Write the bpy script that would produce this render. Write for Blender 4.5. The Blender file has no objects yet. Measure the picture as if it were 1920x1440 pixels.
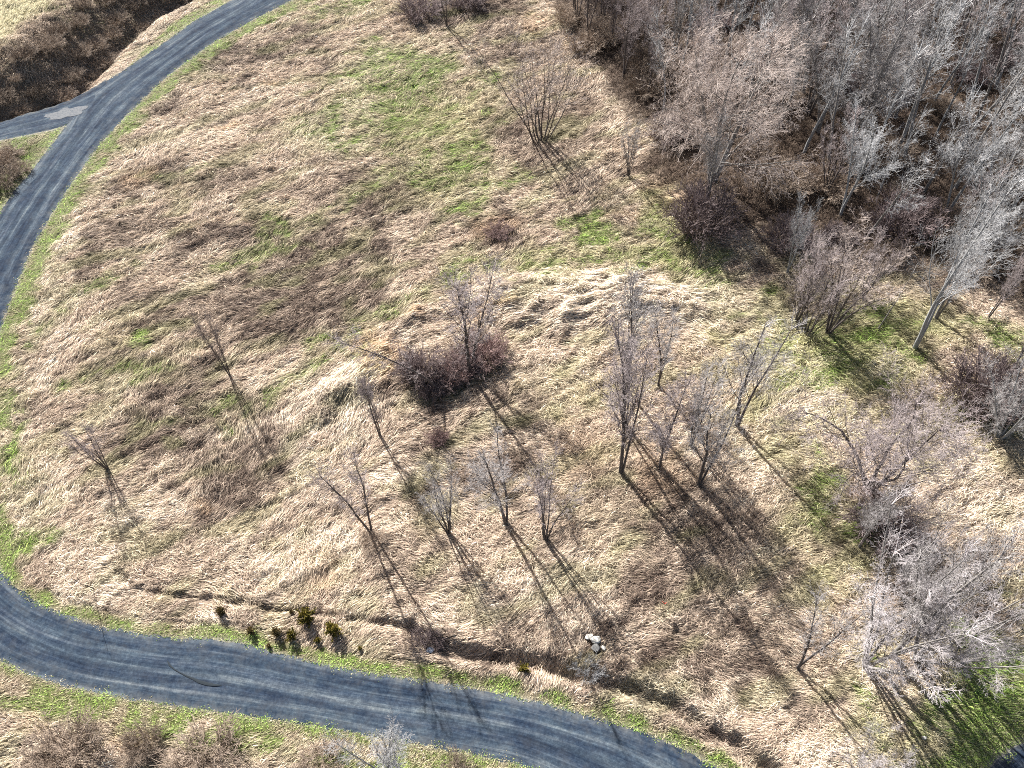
import bpy, math
import numpy as np
from mathutils import Matrix, Vector

# ------------------------------------------------------------------ camera, light, exposure
SC = bpy.context.scene
COL = SC.collection
FPX, NADX, NADY, CAMH = 1500.0, 1022.0, 1880.0, 50.0     # focal length in photo pixels, point straight below, flying height
_up = -np.array([NADX - 960, -(NADY - 720), -FPX]); _up /= np.linalg.norm(_up)
_f = np.array([0, 0, -1.]); _hd = _f - _f.dot(_up) * _up; _hd /= np.linalg.norm(_hd); _rt = np.cross(_hd, _up)
ROT = np.array([_rt, _hd, _up])                 # lens axes -> world axes; the view heads along +Y
TH = math.acos(-ROT[2] @ _f)                    # tilt of the lens away from straight down
cam = bpy.data.cameras.new('camera'); camo = bpy.data.objects.new('camera', cam); COL.objects.link(camo)
cam.sensor_width = 36.0; cam.lens = 36.0 * FPX / 1920; cam.clip_end = 3000; cam.clip_start = 0.5
camo.location = (0, 0, CAMH); camo.rotation_euler = Matrix(ROT.tolist()).to_euler()
SC.camera = camo
SUN_EL, SUN_AZ = math.radians(35.5), math.radians(-28.0)     # azimuth clockwise from +Y
w = bpy.data.worlds.new("World"); SC.world = w; w.use_nodes = True
nt = w.node_tree; bg = nt.nodes['Background']
sky = nt.nodes.new('ShaderNodeTexSky'); sky.sky_type = 'NISHITA'; sky.sun_disc = False
sky.sun_elevation = SUN_EL; sky.sun_rotation = SUN_AZ; sky.dust_density = 4.0; sky.ozone_density = .4
nt.links.new(sky.outputs[0], bg.inputs[0]); bg.inputs[1].default_value = 0.05
sl = bpy.data.lights.new('sun', 'SUN'); sl.energy = 5.0; sl.angle = math.radians(0.5); sl.color = (1, .97, .93)
so = bpy.data.objects.new('sun', sl); COL.objects.link(so)
so.location = (-40, 60, 80)
sv = Vector((math.sin(SUN_AZ) * math.cos(SUN_EL), math.cos(SUN_AZ) * math.cos(SUN_EL), math.sin(SUN_EL)))
so.rotation_euler = sv.to_track_quat('Z', 'Y').to_euler()
SC.view_settings.view_transform = 'Standard'; SC.view_settings.look = 'None'
SC.view_settings.exposure = 1.78; SC.view_settings.gamma = 1
SC.cycles.use_denoising = False; SC.cycles.filter_width = 1.0; SC.cycles.max_bounces = 5; SC.cycles.diffuse_bounces = 3

rng = np.random.default_rng(7)

# ------------------------------------------------------------------ helpers
def gp(px, py):
    """survey point: where the sight line through a photo pixel meets flat ground (metres)"""
    px = np.asarray(px, float); py = np.asarray(py, float)
    a = px - 960; b = 720 - py; d = [ROT[k, 0] * a + ROT[k, 1] * b - ROT[k, 2] * FPX for k in range(3)]
    t = -CAMH / d[2]
    return np.stack([d[0] * t, d[1] * t], -1)

def gpl(pts):
    p = np.array(pts, float); return gp(p[:, 0], p[:, 1])

def mpp(py):
    """metres per photo pixel across / along the ground at an image row"""
    q = gp(960, py)[1]; q2 = gp(960, py - 1)[1]
    return gp(961, py)[0] - gp(960, py)[0], q2 - q

def tag(o, label=None, cat=None, group=None, kind=None):
    if label: o['label'] = label
    if cat: o['category'] = cat
    if group: o['group'] = group
    if kind: o['kind'] = kind
    return o

def mesh_np(name, V, F, mat, parent=None, col=None, smooth=False):
    """V (n,3); F (m,k) constant-size faces or list of such arrays"""
    Fs = F if isinstance(F, list) else [F]
    Fs = [np.asarray(f, np.int32) for f in Fs if len(f)]
    me = bpy.data.meshes.new(name)
    V = np.asarray(V, np.float32)
    me.vertices.add(len(V)); me.vertices.foreach_set('co', V.ravel())
    idx = np.concatenate([f.ravel() for f in Fs])
    tot = np.concatenate([np.full(len(f), f.shape[1], np.int32) for f in Fs])
    st = np.concatenate([[0], np.cumsum(tot)[:-1]]).astype(np.int32)
    me.loops.add(len(idx)); me.loops.foreach_set('vertex_index', idx)
    me.polygons.add(len(tot)); me.polygons.foreach_set('loop_start', st); me.polygons.foreach_set('loop_total', tot)
    if smooth: me.polygons.foreach_set('use_smooth', np.ones(len(tot), bool))
    me.update(calc_edges=True)
    if col is not None:
        a = me.attributes.new('col', 'FLOAT_COLOR', 'POINT')
        c = np.ones((len(V), 4), np.float32); c[:, :3] = col; a.data.foreach_set('color', c.ravel())
    me.materials.append(mat)
    o = bpy.data.objects.new(name, me); COL.objects.link(o)
    if parent: o.parent = parent
    return o

def _h(ix, iy, s):
    n = (ix.astype(np.int64) * 374761393 + iy.astype(np.int64) * 668265263 + s * 144665) & 0xffffffff
    n = ((n ^ (n >> 13)) * 1274126177) & 0xffffffff
    return ((n ^ (n >> 16)) & 0xffff) / 65535.0 * 2 * math.pi

def noise(x, y, s=0):
    x = np.asarray(x, float) + 1000.37; y = np.asarray(y, float) + 1000.71
    ix = np.floor(x); iy = np.floor(y); fx = x - ix; fy = y - iy
    u = fx * fx * fx * (fx * (fx * 6 - 15) + 10); v = fy * fy * fy * (fy * (fy * 6 - 15) + 10)
    def g(a, b):
        t = _h(ix + a, iy + b, s); return np.cos(t) * (fx - a) + np.sin(t) * (fy - b)
    return ((g(0, 0) * (1 - u) + g(1, 0) * u) * (1 - v) + (g(0, 1) * (1 - u) + g(1, 1) * u) * v) * 1.5

def fbm(x, y, s=0, n=3):
    r = 0; a = 1
    for k in range(n):
        r = r + a * noise(x * 2 ** k, y * 2 ** k, s + k * 17); a *= .5
    return r

def sst(x, a, b):
    t = np.clip((x - a) / (b - a), 0, 1); return t * t * (3 - 2 * t)

def dist_poly(X, Y, P):
    best = np.full(X.shape, 1e9)
    for (x0, y0), (x1, y1) in zip(P[:-1], P[1:]):
        dx, dy = x1 - x0, y1 - y0; L = dx * dx + dy * dy
        t = np.clip(((X - x0) * dx + (Y - y0) * dy) / L, 0, 1)
        best = np.minimum(best, np.hypot(X - x0 - t * dx, Y - y0 - t * dy))
    return best

def inside(X, Y, P):
    r = np.zeros(X.shape, bool); n = len(P)
    for i in range(n):
        x0, y0 = P[i]; x1, y1 = P[(i + 1) % n]
        if y0 == y1: continue
        c = ((y0 > Y) != (y1 > Y)) & (X < (x1 - x0) * (Y - y0) / (y1 - y0) + x0)
        r ^= c
    return r

def sdist(X, Y, P):
    """positive inside the closed polygon"""
    d = dist_poly(X, Y, np.vstack([P, P[:1]])); return np.where(inside(X, Y, P), d, -d)

def resample(P, n):
    P = np.array(P); d = np.concatenate([[0], np.cumsum(np.hypot(*np.diff(P, axis=0).T))])
    # light smoothing through Catmull-Rom sampling
    t = np.linspace(0, d[-1], n); out = []
    for q in range(2): out.append(np.interp(t, d, P[:, q]))
    R = np.stack(out, -1)
    k = 3
    for _ in range(3):
        S = R.copy()
        for j in range(1, k + 1): S[j:-j] = (R[:-2 * j] + R[2 * j:] + 2 * R[j:-j]) / 4; R = S.copy()
    return R

# ------------------------------------------------------------------ traced outlines (photo survey -> ground metres)
road_in = gpl([(640, -60), (547, 0), (474, 36), (401, 77), (346, 117), (299, 153), (237, 215), (182, 273), (128, 350), (91, 408), (55, 470),
               (33, 525), (14, 570), (-10, 640), (-40, 740), (-62, 840), (-60, 930), (-40, 1010), (0, 1077), (36, 1119), (109, 1156), (182, 1177),
               (255, 1192), (328, 1201), (401, 1200), (456, 1208), (529, 1232), (620, 1253), (709, 1269), (819, 1283), (928, 1301),
               (1037, 1327), (1129, 1352), (1205, 1377), (1267, 1400), (1311, 1422), (1345, 1441), (1430, 1500), (1500, 1570)])
road_out = gpl([(540, -90), (437, 0), (365, 40), (310, 80), (255, 117), (211, 146), (164, 180), (135, 215), (120, 244), (91, 281), (55, 328), (29, 357),
                (0, 401), (-70, 520), (-130, 650), (-175, 800), (-190, 930), (-170, 1060), (-110, 1160), (0, 1234), (55, 1260), (128, 1283), (200, 1298),
                (328, 1320), (474, 1340), (590, 1355), (709, 1378), (855, 1404), (965, 1427), (1005, 1442), (1150, 1510), (1250, 1600)])
side_up = gpl([(200, 150), (164, 172), (135, 189), (91, 204), (36, 219), (0, 231), (-80, 255), (-300, 310), (-600, 380)])
side_lo = gpl([(200, 215), (160, 225), (120, 238), (73, 249), (36, 256), (0, 263), (-80, 285), (-300, 345), (-600, 430)])
corner_road = gpl([(1835, 1465), (1854, 1440), (1869, 1422), (1895, 1404), (1925, 1391), (2000, 1360), (2160, 1320), (2160, 1480), (1990, 1530), (1850, 1600), (1800, 1540)])
road_poly = np.vstack([road_in, road_out[::-1]])
side_poly = np.vstack([side_up, side_lo[::-1]])
ditch = gpl([(222, 1075), (241, 1101), (310, 1114), (365, 1119), (474, 1134), (529, 1146), (590, 1150), (647, 1156), (709, 1166), (764, 1177), (811, 1205),
             (855, 1226), (965, 1238), (1037, 1258), (1110, 1274), (1202, 1301), (1278, 1336), (1329, 1374), (1377, 1395), (1410, 1425), (1445, 1445), (1520, 1500)])
bank_toe = gpl([(-400, 310), (-100, 240), (0, 214), (60, 204), (110, 184), (157, 156), (200, 108), (284, 30), (335, 5), (420, -45), (560, -130), (700, -200)])
wood_poly = gpl([(985, -60), (1045, 25), (1110, 120), (1185, 205), (1232, 300), (1262, 375), (1290, 435), (1400, 440), (1465, 470), (1520, 440), (1620, 470),
                 (1700, 480), (1790, 520), (1900, 560), (2100, 640), (2500, 700), (2700, 100), (2300, -150), (1500, -200)])
berm = gpl([(640, 690), (700, 640), (760, 580), (850, 555), (900, 525), (1000, 515), (1100, 512), (1190, 500), (1260, 530), (1340, 545), (1330, 590), (1230, 600),
            (1150, 610), (1050, 628), (980, 612), (900, 600), (800, 600), (760, 620), (735, 700), (700, 735), (600, 800), (560, 770)])
berm_in = gpl([(880, 545), (940, 522), (1040, 515), (1130, 515), (1190, 512), (1215, 560), (1180, 600), (1080, 625), (1010, 612), (940, 590)])

# ------------------------------------------------------------------ ground grid
def axis(a, b, s, out, k=1.16):
    c = list(np.arange(a, b + s / 2, s)); st = s
    lo, hi = c[0], c[-1]; L = []; Hh = []
    while hi < out[1]: st *= k; hi += st; Hh.append(hi)
    st = s
    while lo > out[0]: st *= k; lo -= st; L.append(lo)
    return np.array(L[::-1] + c + Hh)
def axis2(parts, out):
    c = []
    for a, b, s in parts: c += list(np.arange(a, b - 1e-6, s))
    s = parts[-1][2]; hi = parts[-1][1]; c.append(hi)
    while hi < out[1]: s *= 1.2; hi += s; c.append(hi)
    s = parts[0][2]; lo = parts[0][0]; L = []
    while lo > out[0]: s *= 1.2; lo -= s; L.append(lo)
    return np.array(L[::-1] + c)
gx = axis2([(-84, -46, .5), (-46, 46, .26), (46, 84, .5)], (-700, 700))
gy = axis2([(8, 68, .26), (68, 125, .42)], (-250, 900))
GX, GY = np.meshgrid(gx, gy)

def flow_raw():
    """direction (ground angle) in which the dead grass has been laid, interpolated between surveyed streaks"""
    # px, py, image dx, image dy (down positive)
    S = [(300, 250, 3, -1), (200, 420, 3, -1.4), (130, 620, 3, -1.6), (80, 820, 2, -1.6), (100, 950, 2, -2), (250, 500, 3, -1), (400, 350, 3, -1), (500, 200, 3, -.6),
         (600, 60, 2, -.5), (350, 620, 2, -1.2), (350, 780, 2, -1.8), (450, 900, 2, -2.2), (560, 1050, 1, -1.8), (620, 1090, 1.5, -2), (420, 1080, 3, .6),
         (350, 1160, 3, .8), (650, 500, 3, -1.5), (600, 380, 3, -1), (800, 150, 3, -.6), (850, 300, 3, -.4), (850, 440, 2.5, -1), (700, 660, 2, -1.5), (650, 760, 1.5, -2),
         (750, 800, 2, -1), (800, 900, 2, 1.2), (900, 560, 3, -.4), (1000, 560, 3, -.3), (1080, 560, 3, .3), (1150, 590, 3, -1.5), (1280, 570, 3, .3), (1050, 700, 2, .8),
         (1100, 900, 2, -1), (1100, 1080, 1, -1.5), (960, 1100, 3, -1), (880, 1060, 2, 1), (1050, 1240, 1, -2), (1300, 1100, 2, -1), (1300, 1200, 2, .8), (1450, 1150, 2, 1),
         (1450, 950, 2, -.8), (1450, 700, 3, -.8), (1400, 560, 3, .2), (1600, 700, 2, .8), (1800, 880, 3, 1), (1850, 980, 3, -.5), (1750, 820, 2, .5), (1550, 900, 3, .4),
         (1400, 1330, 2, -1.8), (1600, 1350, 2, 1), (1000, 1000, 2, .5), (500, 1380, 3, -1), (150, 1400, 2, -1), (100, 60, 2, -1.3), (1150, 300, 2, -1), (950, 380, 3, -.6)]
    S = np.array(S, float)
    B = gp(S[:, 0], S[:, 1]); T = gp(S[:, 0] + S[:, 2], S[:, 1] + S[:, 3]); D = T - B; D /= np.hypot(*D.T)[:, None]
    ax = np.zeros(GX.shape); ay = np.zeros(GX.shape)
    for (bx, by), (dx, dy) in zip(B, D):
        w_ = 1 / (((GX - bx) ** 2 + (GY - by) ** 2) + 9) ** 1.6
        ax += w_ * dx; ay += w_ * dy
    return np.arctan2(ay, ax)
FLOW0 = flow_raw()

d_road = np.maximum(sdist(GX, GY, road_poly), sdist(GX, GY, side_poly)); d_corner = sdist(GX, GY, corner_road)
d_road = np.maximum(d_road, d_corner)
d_ditch = dist_poly(GX, GY, ditch)
d_wood = sdist(GX, GY, wood_poly) + 2.5 * fbm(GX / 6, GY / 6, 31)
d_berm = sdist(GX, GY, berm) + .7 * noise(GX / 2, GY / 2, 33)
FLOW = FLOW0 + (.85 * fbm(GX / 7.5, GY / 7.5, 5, 2) + .36 * noise(GX / 2.0, GY / 2.0, 9)) * (1 - .6 * sst(d_berm, -.5, .8))
d_toe = dist_poly(GX, GY, bank_toe)
toe_poly = np.vstack([bank_toe, [[-150, 260], [-400, 260], [-400, bank_toe[0][1]]]])
in_toe = inside(GX, GY, toe_poly)
BANK = np.where(in_toe, d_toe, -d_toe)

def height():
    land = sst(-d_road, 0.0, 2.2)
    z = .35 * fbm(GX / 19, GY / 19, 3) * sst(-d_road, .5, 7)
    # hummocks stretched across the lay of the grass
    c, s = np.cos(FLOW), np.sin(FLOW)
    c0, s0 = math.cos(.6), math.sin(.6)
    u = GX * c0 + GY * s0; v = -GX * s0 + GY * c0
    hum = .13 * noise(u / 2.3, v / 1.0, 11) + .11 * noise(u / 1.1, v / .55, 12) + .055 * noise(GX / .45, GY / .45, 13)
    near = sst(-d_road, .6, 3.5)
    z = z + hum * near * 1.15
    z = z + .012 * noise(GX / .35, GY / .35, 14) * sst(-d_road, -.4, .4)
    # thick laid reeds form a raised swell with rolls
    bm = sst(d_berm, -.6, 2.2)
    rid = 1 - np.abs(noise(GX / 3.2 + .5 * noise(GX / 3, GY / 3, 41), GY / 1.05 + GX * .10, 42)) * 2
    z = z + bm * (.45 + .20 * rid)
    bi = sst(sdist(GX, GY, berm_in), -.3, 1.5)
    rid2 = 1 - np.abs(noise(GX / 4 + .3 * noise(GX / 2, GY / 2, 47), GY / 1.3 - GX * .12, 48)) * 2
    z = z + bi * .24 * rid2
    # ditch: narrow to the left, wide and deep to the right
    wide = sst(GX, -12, -4); wdt = .26 + .34 * wide; dep = .32 + .33 * wide
    dd = d_ditch + .22 * noise(GX / .9, GY / .9, 51)
    z = z - dep * (1 - sst(dd, wdt * .25, wdt * 1.25)) * sst(-d_road, .3, 1.0)
    z = z + .22 * wide * np.exp(-((dd - wdt * 1.7) / .6) ** 2) * sst(-d_road, .3, 1.0)
    # embankment beyond the far road
    z = z + 3.4 * sst(BANK, 1.0, 8) - 1.0 * np.exp(-((BANK - .2) / 1.3) ** 2)
    z = z + .28 * fbm(GX / 2.2, GY / 2.2, 61) * sst(BANK, 0, 2) * (1 - sst(BANK, 11, 15))
    z = np.where(d_road > -.05, np.minimum(z, 0.0), z)
    return z * 1.0
HZ = height()

def samp(A, x, y):
    i = np.clip(np.searchsorted(gx, x) - 1, 0, len(gx) - 2); j = np.clip(np.searchsorted(gy, y) - 1, 0, len(gy) - 2)
    fx = np.clip((x - gx[i]) / (gx[i + 1] - gx[i]), 0, 1); fy = np.clip((y - gy[j]) / (gy[j + 1] - gy[j]), 0, 1)
    return (A[j, i] * (1 - fx) + A[j, i + 1] * fx) * (1 - fy) + (A[j + 1, i] * (1 - fx) + A[j + 1, i + 1] * fx) * fy

# ------------------------------------------------------------------ what grows where (plant kinds, 0..1)
# px, py, rx, ry, strength
GREEN = [(1540, 650, 130, 80, .4), (1400, 560, 90, 30, .35), (1200, 480, 140, 24, .4), (1105, 430, 52, 42, 1.0), (740, 150, 120, 80, .62), (700, 230, 150, 70, .5), (790, 220, 120, 70, .4), (840, 330, 110, 60, .35), (850, 300, 80, 45, .6), (880, 380, 40, 35, .6), (570, 250, 60, 40, .3),
         (620, 20, 70, 25, .5), (525, 420, 26, 12, .7), (480, 470, 50, 20, .25), (520, 470, 60, 16, .5), (255, 638, 32, 16, .7), (290, 700, 60, 20, .35), (15, 860, 26, 60, .95),
         (5, 760, 30, 60, .6), (90, 1000, 60, 28, .65), (30, 1030, 60, 26, .55), (1890, 1290, 110, 120, 1.3), (1840, 1400, 70, 60, .9), (1790, 1330, 110, 70, .6), (1700, 1360, 90, 50, .5),
         (1540, 900, 45, 60, .55), (1570, 980, 45, 50, .5), (1650, 620, 90, 70, .55), (1590, 680, 80, 60, .45), (1470, 600, 50, 30, .4), (1240, 440, 40, 50, .55), (1180, 470, 90, 25, .4),
         (1230, 500, 110, 18, .5), (1000, 500, 200, 16, .4), (800, 560, 50, 16, .3), (700, 590, 60, 18, .3), (640, 640, 60, 20, .4), (560, 700, 60, 20, .3), (900, 160, 40, 50, .4),
         (430, 760, 60, 30, .25), (330, 340, 60, 30, .22), (940, 340, 60, 40, .4), (1340, 520, 60, 15, .45), (1860, 780, 80, 25, .35), (960, 490, 90, 20, .3),
         (300, 800, 60, 16, .3), (60, 880, 60, 40, .35), (1760, 450, 60, 30, .5), (1860, 430, 60, 60, .5), (1900, 640, 60, 40, .5), (1540, 790, 90, 30, .3), (450, 1195, 120, 8, .4), (150, 60, 120, 24, .45), (40, 70, 60, 30, .3)]
BROWN = [(470, 440, 150, 26, .8), (620, 470, 130, 26, .8), (690, 520, 60, 30, .7), (560, 600, 120, 30, .85), (360, 560, 90, 24, .6), (300, 620, 90, 26, .6), (180, 500, 60, 22, .45), (760, 340, 90, 20, .5), (640, 330, 90, 18, .5), (250, 690, 100, 24, .5), (300, 830, 120, 30, .6), (470, 930, 60, 50, .6), (900, 900, 120, 40, .5), (970, 760, 80, 30, .35), (640, 560, 90, 55, .6), (520, 560, 110, 70, .75), (560, 500, 80, 45, .5), (340, 770, 120, 50, .7), (380, 700, 80, 40, .5), (440, 900, 80, 70, .7), (480, 850, 70, 40, .5),
         (700, 380, 110, 40, .5), (420, 330, 60, 30, .3), (270, 340, 70, 30, .55), (230, 430, 60, 40, .4), (430, 100, 80, 30, .5), (550, 80, 60, 40, .4), (380, 120, 50, 20, .5), (300, 200, 40, 20, .5),
         (930, 425, 60, 30, .8), (1200, 900, 80, 50, .4), (1260, 950, 90, 60, .45), (1340, 1000, 100, 50, .45), (1230, 1110, 90, 70, .55), (1300, 1200, 120, 60, .5),
         (1400, 1260, 90, 60, .45), (1000, 240, 90, 60, .45), (1080, 200, 60, 80, .3), (880, 20, 120, 30, .6), (960, 90, 60, 40, .4), (830, 830, 60, 60, .35), (860, 700, 100, 50, .5), (780, 700, 60, 40, .5),
         (900, 1210, 150, 14, .6), (1100, 1240, 130, 18, .6), (1330, 1360, 70, 30, .7), (300, 1130, 90, 8, .5), (1640, 950, 90, 60, .5), (1740, 1130, 120, 80, .4), (400, 1420, 150, 30, .5), (130, 1410, 90, 40, .5), (1500, 1300, 60, 40, .3),
         (20, 300, 60, 50, .8), (700, 150, 10, 10, 0), (1450, 480, 80, 20, .5), (1240, 330, 60, 40, .4)]
PALE = [(1000, 545, 110, 30, 1), (1110, 590, 110, 30, 1), (1200, 550, 90, 34, 1), (740, 660, 50, 40, .6), (620, 720, 60, 40, .9), (500, 700, 50, 20, .4), (600, 1040, 80, 40, .9), (740, 900, 80, 50, .4), (260, 960, 90, 40, .6), (100, 900, 60, 40, .6), (370, 250, 90, 30, .5), (480, 180, 70, 24, .5), (660, 210, 60, 26, .7), (980, 1130, 80, 20, .6), (1060, 1080, 60, 60, .3), (1000, 700, 80, 50, .3), (1060, 565, 190, 60, 1.1), (1280, 565, 110, 40, 1.1), (660, 760, 70, 60, .8), (560, 800, 60, 50, .7), (600, 900, 60, 60, .3), (170, 1080, 70, 50, .8), (60, 960, 60, 40, .4),
        (590, 1060, 90, 60, .75), (500, 1100, 90, 30, .3), (330, 470, 60, 30, .2), (600, 260, 80, 40, .5), (700, 130, 60, 36, .7), (780, 120, 70, 30, .5), (1800, 900, 120, 90, .55), (1880, 1000, 70, 70, .55),
        (1500, 750, 90, 80, .5), (1580, 800, 70, 40, .4), (1130, 1150, 60, 50, .4), (800, 1150, 80, 20, .4), (350, 1170, 140, 16, .6), (1300, 1310, 130, 30, .8), (1560, 1400, 110, 40, .55),
        (110, 440, 30, 60, .55), (90, 560, 30, 60, .55), (100, 660, 30, 60, .4), (1110, 60, 60, 40, .3), (1000, 40, 40, 40, .6), (1160, 200, 40, 60, .5), (800, 640, 60, 20, .3), (1250, 1260, 90, 20, .4),
        (60, 30, 80, 24, .5), (60, 1360, 80, 14, .5), (540, 520, 30, 20, .7), (1330, 860, 60, 40, .2), (620, 600, 30, 30, .4), (1400, 600, 90, 30, .4), (300, 1230, 10, 10, 0), (1500, 1130, 80, 40, .2)]
ORANGE = [(700, 665, 40, 46, .9), (940, 578, 30, 10, .9), (900, 600, 30, 10, .6), (780, 590, 20, 12, .9), (432, 235, 20, 9, 1), (510, 160, 16, 8, .8), (1170, 400, 40, 14, .4), (1230, 880, 60, 60, .35), (1270, 350, 50, 30, .4),
          (400, 940, 30, 14, .5), (260, 335, 40, 20, .5), (1000, 45, 30, 20, .6), (930, 425, 50, 30, .5), (1100, 850, 60, 60, .3), (70, 1350, 30, 14, .6), (600, 1050, 50, 40, .3), (250, 1385, 40, 30, .5)]
YELLOW = [(1560, 680, 160, 90, 1), (1440, 600, 100, 50, .9), (1480, 760, 120, 60, .6), (1300, 480, 110, 30, .9), (1420, 620, 120, 60, .8), (1600, 720, 140, 60, .7), (1520, 1000, 90, 60, .5), (1260, 420, 60, 80, .8), (1150, 980, 60, 100, .2), (1080, 720, 100, 60, .5), (1700, 620, 120, 50, .8), (1820, 850, 120, 70, .6), (1560, 1090, 90, 40, .6), (820, 230, 100, 60, .6),
          (780, 350, 120, 40, .45), (250, 640, 80, 60, .4), (500, 1120, 90, 30, .4), (560, 1040, 60, 50, .5), (1450, 860, 80, 60, .4), (1540, 950, 60, 90, .5), (300, 700, 90, 40, .25), (1700, 1380, 120, 60, .5), (1050, 480, 120, 20, .5)]
def spots(L, seed, warp=1.0):
    wx = GX + warp * 2.2 * fbm(GX / 3.3, GY / 3.3, seed); wy = GY + warp * 2.2 * fbm(GX / 3.3, GY / 3.3, seed + 50)
    A = np.zeros(GX.shape)
    for px, py, rx, ry, s in L:
        c = gp(px, py); mx, my = mpp(py)
        q = ((wx - c[0]) / (rx * mx)) ** 2 + ((wy - c[1]) / (ry * my)) ** 2
        A = np.maximum(A, s * (1 - sst(np.sqrt(q), .45, 1.35)))
    return A
brk = fbm(GX / 1.6, GY / 1.6, 71); brk2 = fbm(GX / 5, GY / 5, 72)
dre = -d_road
TRK = np.full(GX.shape, 99.)
for tk in ([(400, 500), (520, 462), (600, 410), (700, 350), (800, 300), (900, 250)], [(430, 800), (520, 735), (620, 660), (700, 600), (790, 555), (900, 500), (1100, 490), (1300, 500)],
           [(60, 640), (130, 560), (250, 500)], [(120, 720), (220, 690), (330, 700)]):
    TRK = np.minimum(TRK, dist_poly(GX, GY, gpl(tk)) + .5 * noise(GX / 1.5, GY / 1.5, 77))
track = (1 - sst(TRK, .3, 1.5)) * np.clip(.75 + .8 * brk, 0, 1)
A_green = np.clip(spots(GREEN, 81) * (1 + .6 * brk) + .34 * sst(fbm((GX + GY * .5) / 7, (GY - GX * .5) / 3, 75, 3), .02, .6), 0, 1)
A_green = np.maximum(A_green, .62 * track)
vin = dist_poly(GX, GY, road_in)                       # verge inside the bend
vout = dist_poly(GX, GY, road_out)
low = GY < 26
wv = np.where(low, 1.2, 3.0) * (1 + .35 * brk)
verge = (1 - sst(dre, wv * .55, wv)) * np.clip(.82 + .6 * brk, 0, 1)
A_green = np.maximum(A_green, np.where(BANK > -3.5, 0, verge))
A_green = np.maximum(A_green, np.where((vout < vin) & low, (1 - sst(dre, 1.6, 3.0)) * np.clip(.7 + brk, 0, 1) * .9, 0))
A_green = np.where(d_corner > -2.0, .9, A_green)
brk3 = fbm((GX + GY * .55) / 5.5, (GY - GX * .55) / 2.4, 73, 3)      # patches drawn out along the slope
A_brown = np.clip(spots(BROWN, 82) * (1.5 + 1.1 * brk) + .5 * sst(brk3, .15, .75) + .35 * sst(brk, .25, .8), 0, 1)
A_pale = np.clip(spots(PALE, 83) * (1.3 + .8 * brk) + .5 * sst(-brk3, .15, .7) + np.where((dre < 5.5) & (dre > 2.2) & ~low & (BANK < -3), .5, 0) * np.clip(.6 + brk, 0, 1), 0, 1)
A_pale = np.where((BANK > -8) & (BANK < -.8), np.maximum(A_pale, .65 + .5 * brk), A_pale)
A_orange = np.clip(spots(ORANGE, 84, .5), 0, 1)
A_yellow = np.clip(spots(YELLOW, 85), 0, 1)
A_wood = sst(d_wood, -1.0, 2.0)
A_bank = sst(BANK, -1.0, 1.0) * (1 - sst(BANK + 2 * brk, 7.5, 10.5))
A_field = sst(BANK, 8, 11)
A_berm = sst(d_berm, -.5, .8)
A_short = np.clip(np.maximum.reduce([verge, A_green * .9, A_field * .7, 1 - sst(dre, .2, 1.0)]), 0, 1)

def kindcolor(x, y, n, jit):
    """reflectance of the dead / green stalks at world positions"""
    g = samp(A_green, x, y); b = samp(A_brown, x, y); p = samp(A_pale, x, y); o = samp(A_orange, x, y); yl = samp(A_yellow, x, y)
    wd = samp(A_wood, x, y); bk = samp(A_bank, x, y); fl = samp(A_field, x, y)
    r = jit.random((n, 3))
    def mix(c, k, a): a = np.clip(a, 0, 1)[:, None]; return c * (1 - a) + np.array(k) * a
    c = np.tile(np.array([.545, .445, .345]), (n, 1))
    c = mix(c, (.39, .305, .25), (r[:, 0] < .35) * .8)
    c = mix(c, (.43, .40, .225), yl * 1.0)
    c = mix(c, (.73, .62, .50), p * 1.15 * .9 + (r[:, 1] < .10) * .6)
    c = mix(c, (.155, .115, .092), b * 1.1 * np.where(r[:, 2] < .75, .97, .45))
    c = mix(c, (.56, .40, .26), o * .75)
    q = jit.random(n); pure = np.clip((g - .35) * 1.0, 0, .85)
    gcol = np.where((r[:, 2] < .4)[:, None], np.array([.23, .30, .085]), np.array([.14, .22, .045]))
    gcol = gcol * (1 + 1.2 * np.clip((g - .8) * 4, 0, 1))[:, None]
    gg = mix(c, (.27, .32, .12), g * .75)
    gg = np.where((q < pure)[:, None], gcol, gg)
    c = gg
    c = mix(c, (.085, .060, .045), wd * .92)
    c = mix(c, (.30, .235, .18), bk * np.where(r[:, 1] < .7, .95, .3))
    c = mix(c, (.46, .43, .27), fl * .7)
    v = np.exp(jit.normal(-.02, .27, n))[:, None]
    v[jit.random(n) < .09] *= .55
    return np.clip(c * v, .01, .85)

# ------------------------------------------------------------------ materials
def mat(name):
    m = bpy.data.materials.new(name); m.use_nodes = True; n = m.node_tree
    for x in list(n.nodes): n.nodes.remove(x)
    out = n.nodes.new('ShaderNodeOutputMaterial'); p = n.nodes.new('ShaderNodeBsdfPrincipled')
    n.links.new(p.outputs[0], out.inputs[0]); p.inputs['Specular IOR Level'].default_value = .2; p.inputs['Roughness'].default_value = .85
    return m, n, p, out
def N(n, t, **kw):
    x = n.nodes.new(t)
    for k, v in kw.items(): setattr(x, k, v)
    return x
def ramp(n, fac, stops):
    r = N(n, 'ShaderNodeValToRGB'); e = r.color_ramp.elements
    while len(e) < len(stops): e.new(.5)
    for q, (p, c) in zip(e, stops): q.position = p; q.color = (*c, 1)
    n.links.new(fac, r.inputs[0]); return r.outputs[0]
def mixc(n, f, a, b, mode='MIX'):
    m = N(n, 'ShaderNodeMix', data_type='RGBA', blend_type=mode)
    for i, v in ((0, f), (6, a), (7, b)):
        if isinstance(v, (int, float)): m.inputs[i].default_value = v
        elif isinstance(v, tuple): m.inputs[i].default_value = (*v, 1)
        else: n.links.new(v, m.inputs[i])
    return m.outputs[2]

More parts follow.
